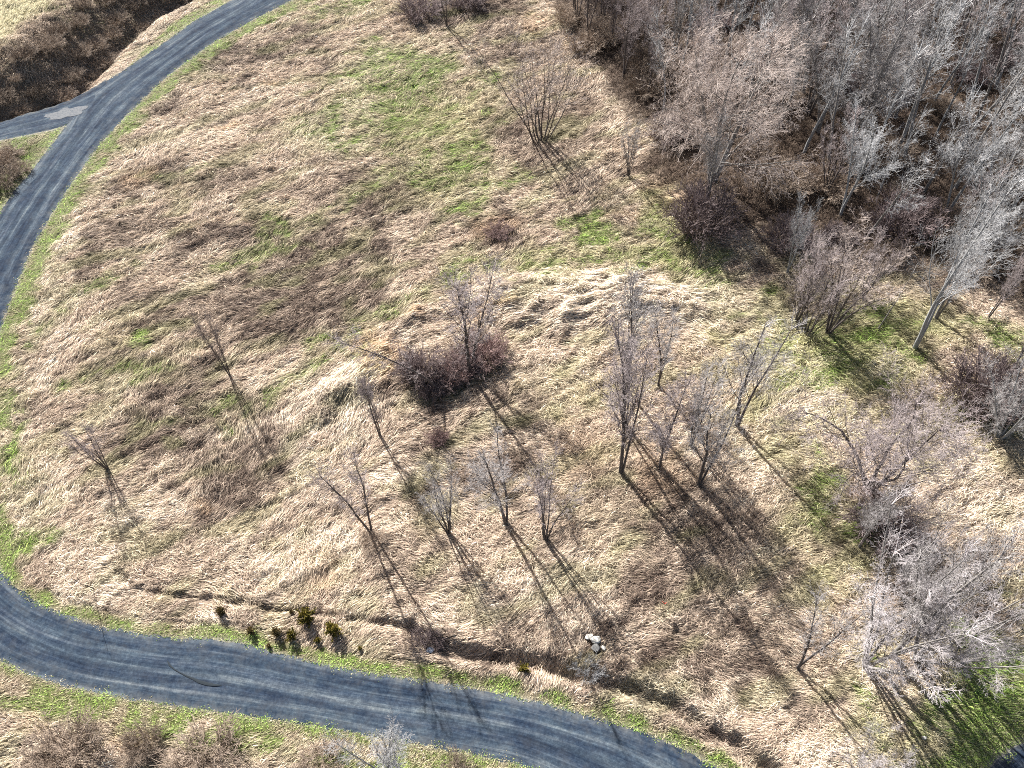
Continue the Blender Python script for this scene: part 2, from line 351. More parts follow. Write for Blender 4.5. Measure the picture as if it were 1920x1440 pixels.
def mat_stalk(name, transl=.22):
    m, n, p, out = mat(name)
    a = N(n, 'ShaderNodeAttribute', attribute_name='col'); tc = N(n, 'ShaderNodeNewGeometry')
    no = N(n, 'ShaderNodeTexNoise'); no.inputs['Scale'].default_value = 9; n.links.new(tc.outputs['Position'], no.inputs['Vector'])
    c = mixc(n, 1.0, a.outputs['Color'], ramp(n, no.outputs[0], [(.3, (.8, .78, .75)), (.7, (1.12, 1.12, 1.12))]), 'MULTIPLY')
    n.links.new(c, p.inputs['Base Color'])
    t = N(n, 'ShaderNodeBsdfTranslucent'); n.links.new(c, t.inputs[0]); mx = N(n, 'ShaderNodeMixShader'); mx.inputs[0].default_value = transl
    n.links.new(p.outputs[0], mx.inputs[1]); n.links.new(t.outputs[0], mx.inputs[2]); n.links.new(mx.outputs[0], out.inputs[0])
    return m
M_STALK = mat_stalk('dry_stalks')

def mat_soil():
    m, n, p, out = mat('thatch_and_soil')
    a = N(n, 'ShaderNodeAttribute', attribute_name='col'); tc = N(n, 'ShaderNodeTexCoord')
    n1 = N(n, 'ShaderNodeTexNoise'); n1.inputs['Scale'].default_value = 3.2; n1.inputs['Detail'].default_value = 8; n1.inputs['Roughness'].default_value = .75
    n.links.new(tc.outputs['Object'], n1.inputs['Vector'])
    c = mixc(n, 1.0, a.outputs['Color'], ramp(n, n1.outputs[0], [(.35, (.55, .5, .46)), (.62, (1.2, 1.17, 1.12))]), 'MULTIPLY')
    n.links.new(c, p.inputs['Base Color'])
    b = N(n, 'ShaderNodeBump'); b.inputs['Strength'].default_value = .8; b.inputs['Distance'].default_value = .08
    n.links.new(n1.outputs[0], b.inputs['Height']); n.links.new(b.outputs[0], p.inputs['Normal'])
    return m

def mat_road():
    m, n, p, out = mat('packed_gravel')
    uv = N(n, 'ShaderNodeUVMap', uv_map='along'); tc = N(n, 'ShaderNodeTexCoord')
    def st(sx, sy, sc, det, rough=.6):
        mp = N(n, 'ShaderNodeMapping'); mp.inputs['Scale'].default_value = (sx, sy, 1); n.links.new(uv.outputs[0], mp.inputs[0])
        x = N(n, 'ShaderNodeTexNoise'); x.inputs['Scale'].default_value = sc; x.inputs['Detail'].default_value = det; x.inputs['Roughness'].default_value = rough
        x.inputs['Distortion'].default_value = .35
        n.links.new(mp.outputs[0], x.inputs['Vector']); return x.outputs[0]
    s1 = st(7, .06, 1, 7, .66); s2 = st(20, .28, 1, 6, .7)
    def noi(sc, det, r_, dist=0.):
        x = N(n, 'ShaderNodeTexNoise'); x.inputs['Scale'].default_value = sc; x.inputs['Detail'].default_value = det; x.inputs['Roughness'].default_value = r_; x.inputs['Distortion'].default_value = dist
        n.links.new(tc.outputs['Object'], x.inputs['Vector']); return x.outputs[0]
    c = ramp(n, s1, [(.32, (.012, .020, .036)), (.5, (.026, .039, .060)), (.66, (.066, .082, .104))])
    c = mixc(n, .7, c, ramp(n, s2, [(.36, (.5, .53, .58)), (.52, (1, 1, 1)), (.68, (1.8, 1.7, 1.55))]), 'MULTIPLY')
    sp = N(n, 'ShaderNodeSeparateXYZ'); n.links.new(uv.outputs[0], sp.inputs[0])
    ad = N(n, 'ShaderNodeMath', operation='MULTIPLY_ADD'); n.links.new(noi(.5, 4, .6), ad.inputs[0]); ad.inputs[1].default_value = .30; n.links.new(sp.outputs[0], ad.inputs[2])
    tr = ramp(n, ad.outputs[0], [(0, (1, 1, 1)), (.14, (1.3, 1.2, 1.05)), (.28, (.62, .66, .72)), (.42, (1.25, 1.22, 1.12)), (.54, (.70, .74, .80)), (.68, (1.35, 1.28, 1.14)), (.84, (.60, .64, .72)), (.96, (1.25, 1.2, 1.1))])
    c = mixc(n, .85, c, tr, 'MULTIPLY')
    g = N(n, 'ShaderNodeTexNoise'); g.inputs['Scale'].default_value = 5; g.inputs['Detail'].default_value = 9; g.inputs['Roughness'].default_value = .85; n.links.new(tc.outputs['Object'], g.inputs['Vector'])
    c = mixc(n, 1.0, c, ramp(n, g.outputs[0], [(.36, (.55, .56, .60)), (.5, (.95, .95, .95)), (.62, (1.6, 1.55, 1.45))]), 'MULTIPLY')
    c = mixc(n, .8, c, ramp(n, noi(.45, 6, .65, .6), [(.34, (.62, .66, .74)), (.5, (1, 1, 1)), (.66, (1.5, 1.42, 1.28))]), 'MULTIPLY')
    # dusty pale patches of fines, thickest near the edges
    ed = ramp(n, sp.outputs[0], [(0, (.9, .9, .9)), (.08, (.2, .2, .2)), (.5, (.06, .06, .06)), (.92, (.2, .2, .2)), (1, (.9, .9, .9))])
    du = mixc(n, 1.0, ed, ramp(n, noi(1.3, 7, .7), [(.44, (0, 0, 0)), (.62, (1, 1, 1))]), 'MULTIPLY')
    c = mixc(n, du, c, (.10, .10, .095))
    n.links.new(c, p.inputs['Base Color'])
    b = N(n, 'ShaderNodeBump'); b.inputs['Strength'].default_value = .5; b.inputs['Distance'].default_value = .02
    n.links.new(g.outputs[0], b.inputs['Height']); n.links.new(b.outputs[0], p.inputs['Normal']); p.inputs['Roughness'].default_value = .95; p.inputs['Specular IOR Level'].default_value = .06
    return m
M_ROAD = mat_road()

def mat_bark(name, lo, hi, var=.18):
    m, n, p, out = mat(name)
    tc = N(n, 'ShaderNodeTexCoord'); x = N(n, 'ShaderNodeTexNoise'); x.inputs['Scale'].default_value = 4; x.inputs['Detail'].default_value = 4
    n.links.new(tc.outputs['Object'], x.inputs['Vector']); c = ramp(n, x.outputs[0], [(.3, lo), (.7, hi)])
    oi = N(n, 'ShaderNodeObjectInfo'); hs = N(n, 'ShaderNodeHueSaturation')
    mr = N(n, 'ShaderNodeMapRange'); mr.inputs['To Min'].default_value = 1 - var; mr.inputs['To Max'].default_value = 1 + var
    n.links.new(oi.outputs['Random'], mr.inputs['Value']); n.links.new(mr.outputs[0], hs.inputs['Value']); n.links.new(c, hs.inputs['Color'])
    n.links.new(hs.outputs[0], p.inputs['Base Color']); return m
MB = {
 'dark': mat_bark('dark_grey_bark', (0.060, 0.051, 0.048), (0.114, 0.099, 0.093)),
 'darktwig': mat_bark('grey_purple_twigs', (0.176, 0.144, 0.144), (0.272, 0.232, 0.228)),
 'lilac': mat_bark('lilac_grey_twigs', (.31, .285, .29), (.44, .41, .415)),
 'mauve': mat_bark('mauve_twigs', (.27, .23, .23), (.40, .35, .345)),
 'silver': mat_bark('silver_bark', (0.174, 0.179, 0.182), (0.264, 0.269, 0.269)),
 'silvertwig': mat_bark('silver_twigs', (.34, .34, .345), (.48, .48, .485)),
 'tan': mat_bark('tan_twigs', (.36, .30, .27), (.50, .43, .39)),
 'red': mat_bark('red_brown_twigs', (.17, .112, .104), (.30, .215, .20)),
 'plum': mat_bark('plum_brown_twigs', (.13, .10, .098), (.25, .20, .195)),
 'brush': mat_bark('dead_brush', (.18, .14, .11), (.33, .265, .21), .3),
 'needle': mat_bark('yellow_green_needles', (.07, .066, .014), (.21, .165, .03), .2),
 'needle_brown': mat_bark('rusty_needles', (.09, .07, .03), (.18, .13, .05), .2),
 'grey': mat_bark('grey_bark', (0.143, 0.134, 0.125), (0.220, 0.208, 0.196)),
 'greytwig': mat_bark('grey_twigs', (.25, .235, .23), (.38, .36, .355)),
}
def mat_rock(name, lo, hi):
    m, n, p, out = mat(name); tc = N(n, 'ShaderNodeTexCoord'); x = N(n, 'ShaderNodeTexNoise'); x.inputs['Scale'].default_value = 6; x.inputs['Detail'].default_value = 7
    n.links.new(tc.outputs['Object'], x.inputs['Vector']); n.links.new(ramp(n, x.outputs[0], [(.35, lo), (.55, hi)]), p.inputs['Base Color'])
    b = N(n, 'ShaderNodeBump'); b.inputs['Strength'].default_value = .5; b.inputs['Distance'].default_value = .05; n.links.new(x.outputs[0], b.inputs['Height']); n.links.new(b.outputs[0], p.inputs['Normal'])
    return m
def mat_flat(name, c):
    m, n, p, out = mat(name); tc = N(n, 'ShaderNodeTexCoord'); x = N(n, 'ShaderNodeTexNoise'); x.inputs['Scale'].default_value = 12
    n.links.new(tc.outputs['Object'], x.inputs['Vector']); n.links.new(ramp(n, x.outputs[0], [(.3, tuple(v * .8 for v in c)), (.7, c)]), p.inputs['Base Color']); return m

# ------------------------------------------------------------------ ground sheet
def build_ground():
    ny_, nx_ = GX.shape
    V = np.stack([GX.ravel(), GY.ravel(), HZ.ravel()], -1)
    ii = np.arange(nx_ * ny_).reshape(ny_, nx_)
    F = np.stack([ii[:-1, :-1], ii[:-1, 1:], ii[1:, 1:], ii[1:, :-1]], -1).reshape(-1, 4)
    jit = np.random.default_rng(3)
    x, y = GX.ravel(), GY.ravel(); n = len(x)
    c = np.tile(np.array([.15, .11, .078]), (n, 1))
    def mix(c, k, a): a = np.clip(a, 0, 1).ravel()[:, None]; return c * (1 - a) + np.array(k) * a
    c = mix(c, (.26, .21, .16), A_pale); c = mix(c, (.06, .044, .033), A_brown * .8); c = mix(c, (.17, .15, .07), A_yellow * .6)
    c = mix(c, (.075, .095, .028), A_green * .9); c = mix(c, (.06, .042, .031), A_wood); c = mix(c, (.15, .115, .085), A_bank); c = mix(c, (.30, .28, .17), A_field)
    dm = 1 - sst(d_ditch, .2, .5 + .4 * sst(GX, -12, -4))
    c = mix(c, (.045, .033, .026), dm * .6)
    c = mix(c, (.17, .17, .165), (1 - sst(dre, -.1, .5)) * .8)
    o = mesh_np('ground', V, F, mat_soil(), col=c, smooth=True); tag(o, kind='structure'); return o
build_ground()

# ------------------------------------------------------------------ roads
def road(name, A, B, zc, n=420, m=14, over=.28, kind='structure'):
    if len(A) != n: A = resample(A, n); B = resample(B, n)
    # pair the edges: for each inner point the nearest outer point, kept monotone
    d = B - A; u = np.linspace(0, 1, m)
    V = []; UV = []
    mid = (A + B) / 2; vv = np.concatenate([[0], np.cumsum(np.hypot(*np.diff(mid, axis=0).T))])
    for k, t in enumerate(u):
        P = A + d * t
        wob = .16 * fbm(P[:, 0] / .8, P[:, 1] / .8, 91) if k in (0, m - 1) else 0
        nrm = d / np.hypot(*d.T)[:, None]
        if k == 0: P = P - nrm * (over + wob)[:, None] if not np.isscalar(wob) else P
        if k == m - 1: P = P + nrm * (over + wob)[:, None] if not np.isscalar(wob) else P
        z = np.full(n, zc + .05 * (1 - (2 * t - 1) ** 2)); z += .008 * noise(P[:, 0] / 1.5, P[:, 1] / 1.5, 92)
        if k in (0, m - 1): z = z - .05
        V.append(np.column_stack([P, z])); UV.append(np.column_stack([np.full(n, t), vv]))
    V = np.array(V).transpose(1, 0, 2).reshape(-1, 3); UV = np.array(UV).transpose(1, 0, 2).reshape(-1, 2)
    ii = np.arange(n * m).reshape(n, m)
    F = np.stack([ii[:-1, :-1], ii[:-1, 1:], ii[1:, 1:], ii[1:, :-1]], -1).reshape(-1, 4)
    a, b, c = V[F[0, 0]], V[F[0, 1]], V[F[0, 2]]
    if np.cross(b - a, c - a)[2] < 0: F = F[:, ::-1]
    o = mesh_np(name, V, F, M_ROAD, smooth=True)
    l = o.data.uv_layers.new(name='along'); l.data.foreach_set('uv', UV[F.ravel()].astype(np.float32).ravel())
    tag(o, kind=kind); return o
def pair(A, B, n=420):
    """outer edge re-cut so that its points face those of the inner edge"""
    A2 = resample(A, n); B2 = resample(B, 1400); out = []; j = 0
    T = np.gradient(A2, axis=0)
    for k in range(n):
        # outer point whose offset is most perpendicular to the inner edge, searching forwards
        w_ = B2[j:j + 60] - A2[k]; d = np.hypot(*w_.T); q = np.abs((w_ @ T[k]) / (d * np.hypot(*T[k]))) * 8 + d
        j = min(j + int(np.argmin(q)), 1398); out.append(B2[j])
    return A2, np.array(out)
_A, _B = pair(road_in, road_out)
road('gravel_road', _A, _B, .035)
road('side_road', side_up, side_lo, .015, n=160)
def corner():
    A = gpl([(1835, 1465), (1854, 1440), (1869, 1422), (1895, 1404), (1925, 1391), (2000, 1360), (2160, 1320)])
    B = gpl([(1900, 1640), (1940, 1600), (1980, 1570), (2030, 1545), (2080, 1520), (2150, 1490), (2300, 1440)])
    road('corner_road', A, B, .02, n=90)
corner()

# ------------------------------------------------------------------ laid grass: tapering bundles of stalks as ribbons
def ribbons(name, n, dens_fn, shape_fn, label_kind='stuff', seed=0, seg=4):
    jit = np.random.default_rng(seed)
    # candidates in the wedge of country in front of the camera, a margin wider than the view
    Ys = 9 + (118 - 9) * jit.random(n * 5) ** 1.35
    halfw = 34 + .38 * (Ys - 10) + 2
    keep = jit.random(len(Ys)) < halfw / halfw.max()
    Ys = Ys[keep]; X = (jit.random(len(Ys)) * 2 - 1) * halfw[keep]
    keep = jit.random(len(Ys)) < dens_fn(X, Ys)
    print(name, 'candidates', keep.sum())
    X, Y = X[keep][:n], Ys[keep][:n]; n = len(X)
    L, W, Hh, ang, roll, curv, col = shape_fn(X, Y, n, jit)
    s = np.linspace(0, 1, seg + 1)
    dx, dy = np.cos(ang), np.sin(ang); V = np.empty((n, seg + 1, 2, 3), np.float32)
    for k, t in enumerate(s):
        a = ang + curv * t
        cx = X + (np.cos(ang + curv * t * .5)) * L * (t - .5); cy = Y + np.sin(ang + curv * t * .5) * L * (t - .5)
        z = samp(HZ, cx, cy) - .02 + Hh * math.sin(math.pi * (t * .82 + .09)) ** 1.0
        wd = W * (.35 + .65 * math.sin(math.pi * min(1, t * .9 + .15))) * (.12 if k == seg else 1)
        px, py = -np.sin(a), np.cos(a); cr, sr = np.cos(roll), np.sin(roll)
        for q, sg in enumerate((-.5, .5)):
            V[:, k, q, 0] = cx + sg * wd * px * cr; V[:, k, q, 1] = cy + sg * wd * py * cr; V[:, k, q, 2] = z + sg * wd * sr
    V = V.reshape(-1, 3)
    b = np.arange(n)[:, None] * (seg + 1) * 2
    k = np.arange(seg)[None, :] * 2
    i0 = (b + k)
    F = np.stack([i0, i0 + 1, i0 + 3, i0 + 2], -1).reshape(-1, 4)
    C = np.repeat(col, (seg + 1) * 2, axis=0)
    o = mesh_np(name, V, F, M_STALK, col=C); tag(o, kind='stuff'); print(name, n); return o

def depth_m(Y): return (Y * math.sin(TH) + CAMH * math.cos(TH)) / 50.0    # 1 near, 2.6 far

def dens_dry(X, Y):
    k = depth_m(Y) ** -1.6
    rd = samp(d_road, X, Y); g = samp(A_short, X, Y); wd = samp(A_wood, X, Y)
    for bx, by, br_ in ((1103, 1197, .3), (1116, 1202, .42), (1117, 1219, .42), (1131, 1217, .25)):
        q = gp(bx, by); k = np.where(np.hypot(X - q[0], Y - q[1]) < br_, 0, k)
    return np.where(rd > -.12, 0, k * (Y / 60) ** .26) * (1 - .93 * g) * (1 - .35 * wd)
def shape_dry(X, Y, n, j):
    ds = depth_m(Y) ** .8
    bm = samp(A_berm, X, Y); wd = samp(A_wood, X, Y); br = samp(A_brown, X, Y); bk = samp(A_bank, X, Y); ditch_ = samp(d_ditch, X, Y)
    rd = samp(d_road, X, Y)
    wild = np.clip(wd + .5 * bk, 0, 1); tus = (samp(TUFT, X, Y) > .1)
    L = j.uniform(.30, .85, n) * (1 + .5 * bm) * (1 - .4 * wild) * ds ** .5 * np.where(rd > -1.3, .5, 1)
    W = j.uniform(.010, .034, n) * ds * (1 + .3 * bm)
    Hh = j.uniform(.03, .24, n) * (1 + .5 * bm) * (1 + .5 * wild) * np.where(rd > -1.3, .4, 1) * np.where(tus, 1.5, 1)
    ang = samp(np.cos(FLOW), X, Y); ang = np.arctan2(samp(np.sin(FLOW), X, Y), ang) + j.normal(0, .22, n) * (1 - .4 * bm) + wild * j.normal(0, 1.2, n) + np.where(tus, j.normal(0, .7, n), 0)
    roll = j.normal(0, .55, n); curv = j.normal(0, .4, n)
    return L, W, Hh, ang, roll, curv, kindcolor(X, Y, n, j)
TUFT = fbm(GX / 2.6, GY / 2.6, 101) + .6 * noise(GX / 9, GY / 9, 102) + np.where((GX > -2) & (GY < 42), .25, -.1)
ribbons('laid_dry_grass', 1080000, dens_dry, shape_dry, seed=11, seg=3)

def dens_short(X, Y):
    k = depth_m(Y) ** -1.6
    rd = samp(d_road, X, Y); g = samp(A_short, X, Y)
    edge = np.where(rd > .05 + .75 * np.clip(fbm(X / 1.1, Y / 1.1, 131), -.1, 1), 0, np.where(rd > 0, .6, 1))
    return edge * k * g
def shape_short(X, Y, n, j):
    ds = depth_m(Y) ** .8
    L = j.uniform(.08, .22, n) * ds; W = j.uniform(.014, .034, n) * ds; Hh = j.uniform(.02, .09, n)
    return L, W, Hh, j.uniform(0, 6.28, n), j.normal(0, .6, n), j.normal(0, .5, n), kindcolor(X, Y, n, j)
ribbons('short_green_grass', 380000, dens_short, shape_short, seed=12, seg=3)

# ------------------------------------------------------------------ bare trees
def unit(v): return v / (np.linalg.norm(v) + 1e-9)
def perp(d, r):
    a = r.normal(size=3); a -= a.dot(d) * d; return unit(a)

class Grow:
    """branches grown as tapering polylines, level by level"""
    def __init__(s, seed): s.r = np.random.default_rng(seed); s.b = []
    def line(s, p, d, L, r0, r1, n, wob, up, lvl, bend=None):
        P = [np.array(p, float)]; D = unit(np.array(d, float)); ds = [D]
        for k in range(n):
            D = unit(D + s.r.normal(0, wob, 3) + np.array([0, 0, up]) + (bend if bend is not None else 0)); P.append(P[-1] + D * L / n); ds.append(D)
        s.b.append((np.array(P), np.linspace(r0, r1, n + 1), lvl)); return np.array(P), np.array(ds)
    def grow(s, p, d, L, r, lvl, spec, bend=None):
        n = [9, 6, 4, 3, 2][lvl]
        P, D = s.line(p, d, L, r, max(r * (.30 if lvl else .22), spec['tip']), n, spec['wob'][lvl], spec['up'][lvl], lvl, bend)
        if lvl >= spec['levels']: return
        c = spec['n'][lvl]; c = max(1, int(round(c * (.75 + .5 * s.r.random()) * (min(1, L / spec['ref'][lvl])) ** .7)))
        t0 = spec['clear'] if lvl == 0 else .12
        for k in range(c):
            t = t0 + (1 - t0) * ((k + s.r.random()) / c) ** spec.get('pow', 1.0)
            t = min(t, .985); q = t * n; i = int(q); f = q - i
            pos = P[i] * (1 - f) + P[i + 1] * f; dd = D[i]
            an = math.radians(spec['ang'][lvl] * (.7 + .6 * s.r.random()))
            nd = unit(dd * math.cos(an) + perp(dd, s.r) * math.sin(an))
            if lvl == 0:
                cl = L * spec['len'][0] * spec['prof'](max(0, (t - t0) / (1 - t0))) * s.r.uniform(.75, 1.2)
            else: cl = L * spec['len'][lvl] * (1 - .55 * t) * s.r.uniform(.7, 1.3)
            rr = max(spec['tip'], r * (1 - .75 * t) * spec['rr'][lvl])
            s.grow(pos, nd, cl, rr, lvl + 1, spec)
        if lvl == 0:   # the leader forks rather than ending as a bare pole
            for k in range(3):
                nd = unit(D[-1] + perp(D[-1], s.r) * .4); s.grow(P[-1], nd, L * .16, r * .25, 2, spec)

def tubes(branches, sides):
    """merged tapered tubes for a list of (points, radii, level)"""
    Vs = []; F4 = []; F3 = []; off = 0
    groups = {}
    for P, R, l in branches: groups.setdefault((len(P), sides[l]), []).append((P, R))
    for (n, sd), L in groups.items():
        P = np.array([a for a, _ in L]); R = np.array([b for _, b in L]); m = len(L)
        T = np.gradient(P, axis=1); T /= np.linalg.norm(T, axis=2, keepdims=True) + 1e-9
        ref = np.where(np.abs(T[..., 2:3]) > .8, np.array([1., 0, 0]), np.array([0, 0, 1.]))
        A = np.cross(T, ref); A /= np.linalg.norm(A, axis=2, keepdims=True) + 1e-9; B = np.cross(T, A)
        th = np.arange(sd) * 2 * math.pi / sd
        V = P[:, :, None, :] + R[:, :, None, None] * (A[:, :, None, :] * np.cos(th)[None, None, :, None] + B[:, :, None, :] * np.sin(th)[None, None, :, None])
        Vs.append(V.reshape(-1, 3))
        base = off + np.arange(m)[:, None, None] * n * sd + np.arange(n - 1)[None, :, None] * sd; k = np.arange(sd)[None, None, :]; k1 = (k + 1) % sd
        F4.append(np.stack([base + k, base + k1, base + sd + k1, base + sd + k], -1).reshape(-1, 4)); off += m * n * sd
    return np.concatenate(Vs), np.concatenate(F4)

dome = lambda t: math.sin(math.pi * (.25 + .7 * t)) ** .8
cone = lambda t: 1.05 - .8 * t
colm = lambda t: .55 + .5 * math.sin(math.pi * t)
BASE = dict(levels=4, n=[16, 8, 6, 3], len=[.42, .45, .5, .5], ang=[40, 42, 46, 45], up=[.02, .06, .02, .01, 0], wob=[.05, .09, .12, .14, .15], rr=[.34, .46, .6, .7],
            tip=.006, clear=.22, prof=dome, ref=[1, 1, 1, 1])
def spec(**k):
    s = dict(BASE); s.update(k); return s
def species(kind, seed):
    g = Grow(seed); r = g.r
    if kind == 'slender':      # dark upright young tree, narrow crown of fine twigs
        s = spec(n=[26, 9, 7, 3], len=[.27, .42, .5, .5], ang=[29, 38, 45, 45], prof=colm, clear=.2, ref=[5, 2, .8, .4]); g.grow((0, 0, 0), (0, 0, 1), 10, .13, 0, s)
        g.grow((.12, 0, 0), (.07, .05, 1), 8.5, .09, 0, s)
    elif kind == 'twin':
        s = spec(n=[20, 8, 7, 2], len=[.26, .42, .5, .5], ang=[29, 38, 45, 45], prof=colm, clear=.25, ref=[5, 2, .8, .4])
        for a in (-.20, .10): g.grow((0, 0, 0), (a, .1 * a, 1), 9.6, .125, 0, s)
    elif kind == 'fan':        # several thin stems from one root
        s = spec(n=[15, 7, 7, 3], len=[.24, .42, .5, .5], ang=[26, 36, 44, 45], prof=colm, clear=.25, ref=[5, 2, .8, .4], tip=.0055)
        for k in range(6):
            a = k * 1.05 + r.random() * .5; g.grow((.12 * math.cos(a), .12 * math.sin(a), 0), (.15 * math.cos(a), .15 * math.sin(a), 1), 9.2 * r.uniform(.75, 1.05), .085, 0, s)
    elif kind == 'silver':     # forked pale tree with long ascending limbs
        s = spec(n=[15, 10, 9, 3], len=[.40, .5, .5, .5], ang=[34, 40, 46, 45], up=[.01, .09, .02, .01, 0], prof=cone, clear=.28, ref=[5, 3, 1, .4], tip=.0045)
        g.grow((0, 0, 0), (-.07, 0, 1), 10, .15, 0, s); g.grow((0.1, 0, 0), (.16, .05, 1), 9, .12, 0, s)
    elif kind == 'round':      # big rounded crown, dense tan twigs
        s = spec(levels=4, n=[19, 11, 8, 4], len=[.60, .5, .5, .5], ang=[56, 46, 48, 46], up=[.01, .03, .01, 0, 0], prof=lambda t: 1.0 - .45 * t, clear=.16, ref=[5, 3, 1, .5], tip=.005)
        for k in range(3):
            a = k * 2.1; g.grow((.15 * math.cos(a), .15 * math.sin(a), 0), (.22 * math.cos(a), .22 * math.sin(a), 1), 9.0, .17, 0, s)
    elif kind == 'gnarly':     # short bole, crooked spreading limbs
        s = spec(levels=4, n=[13, 10, 8, 4], len=[.72, .5, .5, .5], ang=[52, 40, 42, 40], up=[0, .08, .05, .02, 0], wob=[.16, .2, .2, .2, .2], prof=lambda t: 1.0 - .4 * t, clear=.12, ref=[5, 3, 1, .5], tip=.006)
        for k in range(4):
            a = k * 1.57 + .3; g.grow((.12 * math.cos(a), .12 * math.sin(a), 0), (.45 * math.cos(a), .45 * math.sin(a), 1), 7.5, .15, 0, s)
    elif kind == 'tall':       # forest tree: long pole, high crown
        s = spec(levels=3, n=[17, 9, 8, 3], len=[.27, .46, .5, .5], ang=[36, 42, 48, 45], up=[.01, .07, .01, 0, 0], prof=dome, clear=.34, ref=[5, 2.5, 1, .4], tip=.0045); g.grow((0, 0, 0), (.02, 0, 1), 10, .125, 0, s)
    elif kind == 'vase':       # open many-stemmed thicket tree
        s = spec(n=[12, 6, 5, 2], len=[.28, .42, .5, .5], ang=[32, 40, 46, 45], prof=colm, clear=.3, ref=[5, 2, .8, .4], tip=.006, wob=[.07, .12, .14, .15, .15])
        for k in range(15):
            a = k * 2.4; q = .1 + .5 * (k / 15); g.grow((.8 * q * math.cos(a) * 2, .8 * q * math.sin(a) * 2, 0), (q * math.cos(a), q * math.sin(a), 1), 9.4 * r.uniform(.7, 1.05), .06, 0, s)
    elif kind == 'arch':       # tree bowed over to one side
        s = spec(n=[24, 8, 6, 2], len=[.26, .42, .5, .5], ang=[36, 40, 46, 45], prof=colm, clear=.25, ref=[5, 2, .8, .4]); g.grow((0, 0, 0), (-.25, 0, 1), 11, .12, 0, s, bend=np.array([-.10, .02, -.05]))
    elif kind == 'spray':      # many fine straight limbs fanning up from a low fork
        s = spec(levels=4, n=[13, 9, 8, 3], len=[.30, .46, .5, .5], ang=[32, 38, 44, 45], up=[.015, .05, .01, 0, 0], wob=[.035, .06, .1, .12, .12], prof=lambda t: 1.0 - .5 * t, clear=.10, ref=[5, 2.5, 1, .4], tip=.0038)
        for k in range(7):
            a = k * 2.4; q = .12 + .42 * (k / 7); g.grow((.15 * math.cos(a), .15 * math.sin(a), 0), (q * math.cos(a), q * math.sin(a), 1), 9.6 * r.uniform(.75, 1.05), .085, 0, s)
    elif kind == 'dead':       # leafless snag with a few side shoots
        s = spec(n=[7, 3, 2, 1], len=[.25, .4, .5, .5], ang=[40, 36, 40, 35], levels=2, prof=cone, clear=.3, ref=[5, 2, .8, .4], tip=.012); g.grow((0, 0, 0), (-.18, -.05, 1), 10, .12, 0, s)
    return g.b

def bush(seed, n=90, h=1.0, spread=1.0, twigs=9, levels=2):
    """dome of arching shoots; unit height about 1"""
    g = Grow(seed); r = g.r
    s = spec(levels=levels, n=[twigs, 5, 3, 2], len=[.40, .5, .5, .5], ang=[38, 40, 40, 40], up=[-.01, .03, .02, 0, 0], wob=[.10, .16, .18, .2, .2], tip=.0045, clear=.2, prof=lambda t: 1 - .5 * t, ref=[.6, .25, .1, .1])
    for k in range(n):
        a = r.random() * 6.283; q = math.sqrt(r.random()); rad = q * .42 * spread
        d = (q * 1.0 * spread * math.cos(a) + r.normal() * .15, q * 1.0 * spread * math.sin(a) + r.normal() * .15, 1.0)
        P, D = g.line((rad * math.cos(a), rad * math.sin(a), 0), d, h * r.uniform(.7, 1.1) * (1.05 - .1 * q), .008, .004, 6, .12, -.03 * q, 0)
        for j in range(twigs):
            t = .25 + .7 * r.random(); i = int(t * 6); an = math.radians(r.uniform(22, 60)); nd = unit(D[i] * math.cos(an) + perp(D[i], r) * math.sin(an))
            P2, D2 = g.line(P[i], nd, h * r.uniform(.15, .38), .006, .004, 3, .15, .02, 2)
            if levels > 1:
                for jj in range(3):
                    nd2 = unit(D2[1] + perp(D2[1], r) * .7); g.line(P2[1 + (jj % 2)], nd2, h * r.uniform(.08, .18), .0045, .0035, 2, .1, .02, 3)
    return g.b

PROTO = {}
def tree_mesh(kind, seed, colors):
    """unit-height meshes of trunk-and-limbs and of twigs, made once per look and shared"""
    key = (kind, seed, colors)
    if key in PROTO: return PROTO[key]
    b = species(kind, seed)
    top = float(np.quantile([p[0][-1, 2] for p in b], .985))
    b = [(P / top, R / top, l) for P, R, l in b]
    V, F = tubes([x for x in b if x[2] <= 1], [7, 5, 3, 3, 3]); a = mesh_np('trunk', V, F, MB[colors[0]], smooth=True)
    V, F = tubes([x for x in b if x[2] > 1], [7, 5, 3, 3, 3]); c = mesh_np('crown', V, F, MB[colors[1]])
    PROTO[key] = (a.data, c.data)
    for o in (a, c): bpy.data.objects.remove(o)
    return PROTO[key]
def bush_mesh(seed, color, **k):
    key = ('bush', seed, color)
    if key in PROTO: return PROTO[key]
    b = bush(seed, **k)
    V, F = tubes([x for x in b if x[2] == 0], [4, 3, 3, 3, 3]); a = mesh_np('stems', V, F, MB[color])
    V, F = tubes([x for x in b if x[2] > 0], [4, 3, 3, 3, 3]); c = mesh_np('twigs', V, F, MB[color])
    PROTO[key] = (a.data, c.data)
    for o in (a, c): bpy.data.objects.remove(o)
    return PROTO[key]
def place(name, meshes, names, x, y, scale, rz, label, cat, group=None, sink=.05):
    e = bpy.data.objects.new(name, None); e.empty_display_size = .3; COL.objects.link(e)
    z = float(samp(HZ, np.array([x]), np.array([y]))[0]) - sink
    e.location = (x, y, z); e.rotation_euler = (0, 0, rz); e.scale = scale
    tag(e, label, cat, group)
    for me, nm in zip(meshes, names):
        o = bpy.data.objects.new(nm, me); COL.objects.link(o); o.parent = e
    return e
def hgt(bx, by, ty):
    tx = bx + (bx - NADX) * (by - ty) / (NADY - by)
    return CAMH * (1 - np.hypot(*gp(bx, by)) / np.hypot(*gp(tx, ty)))
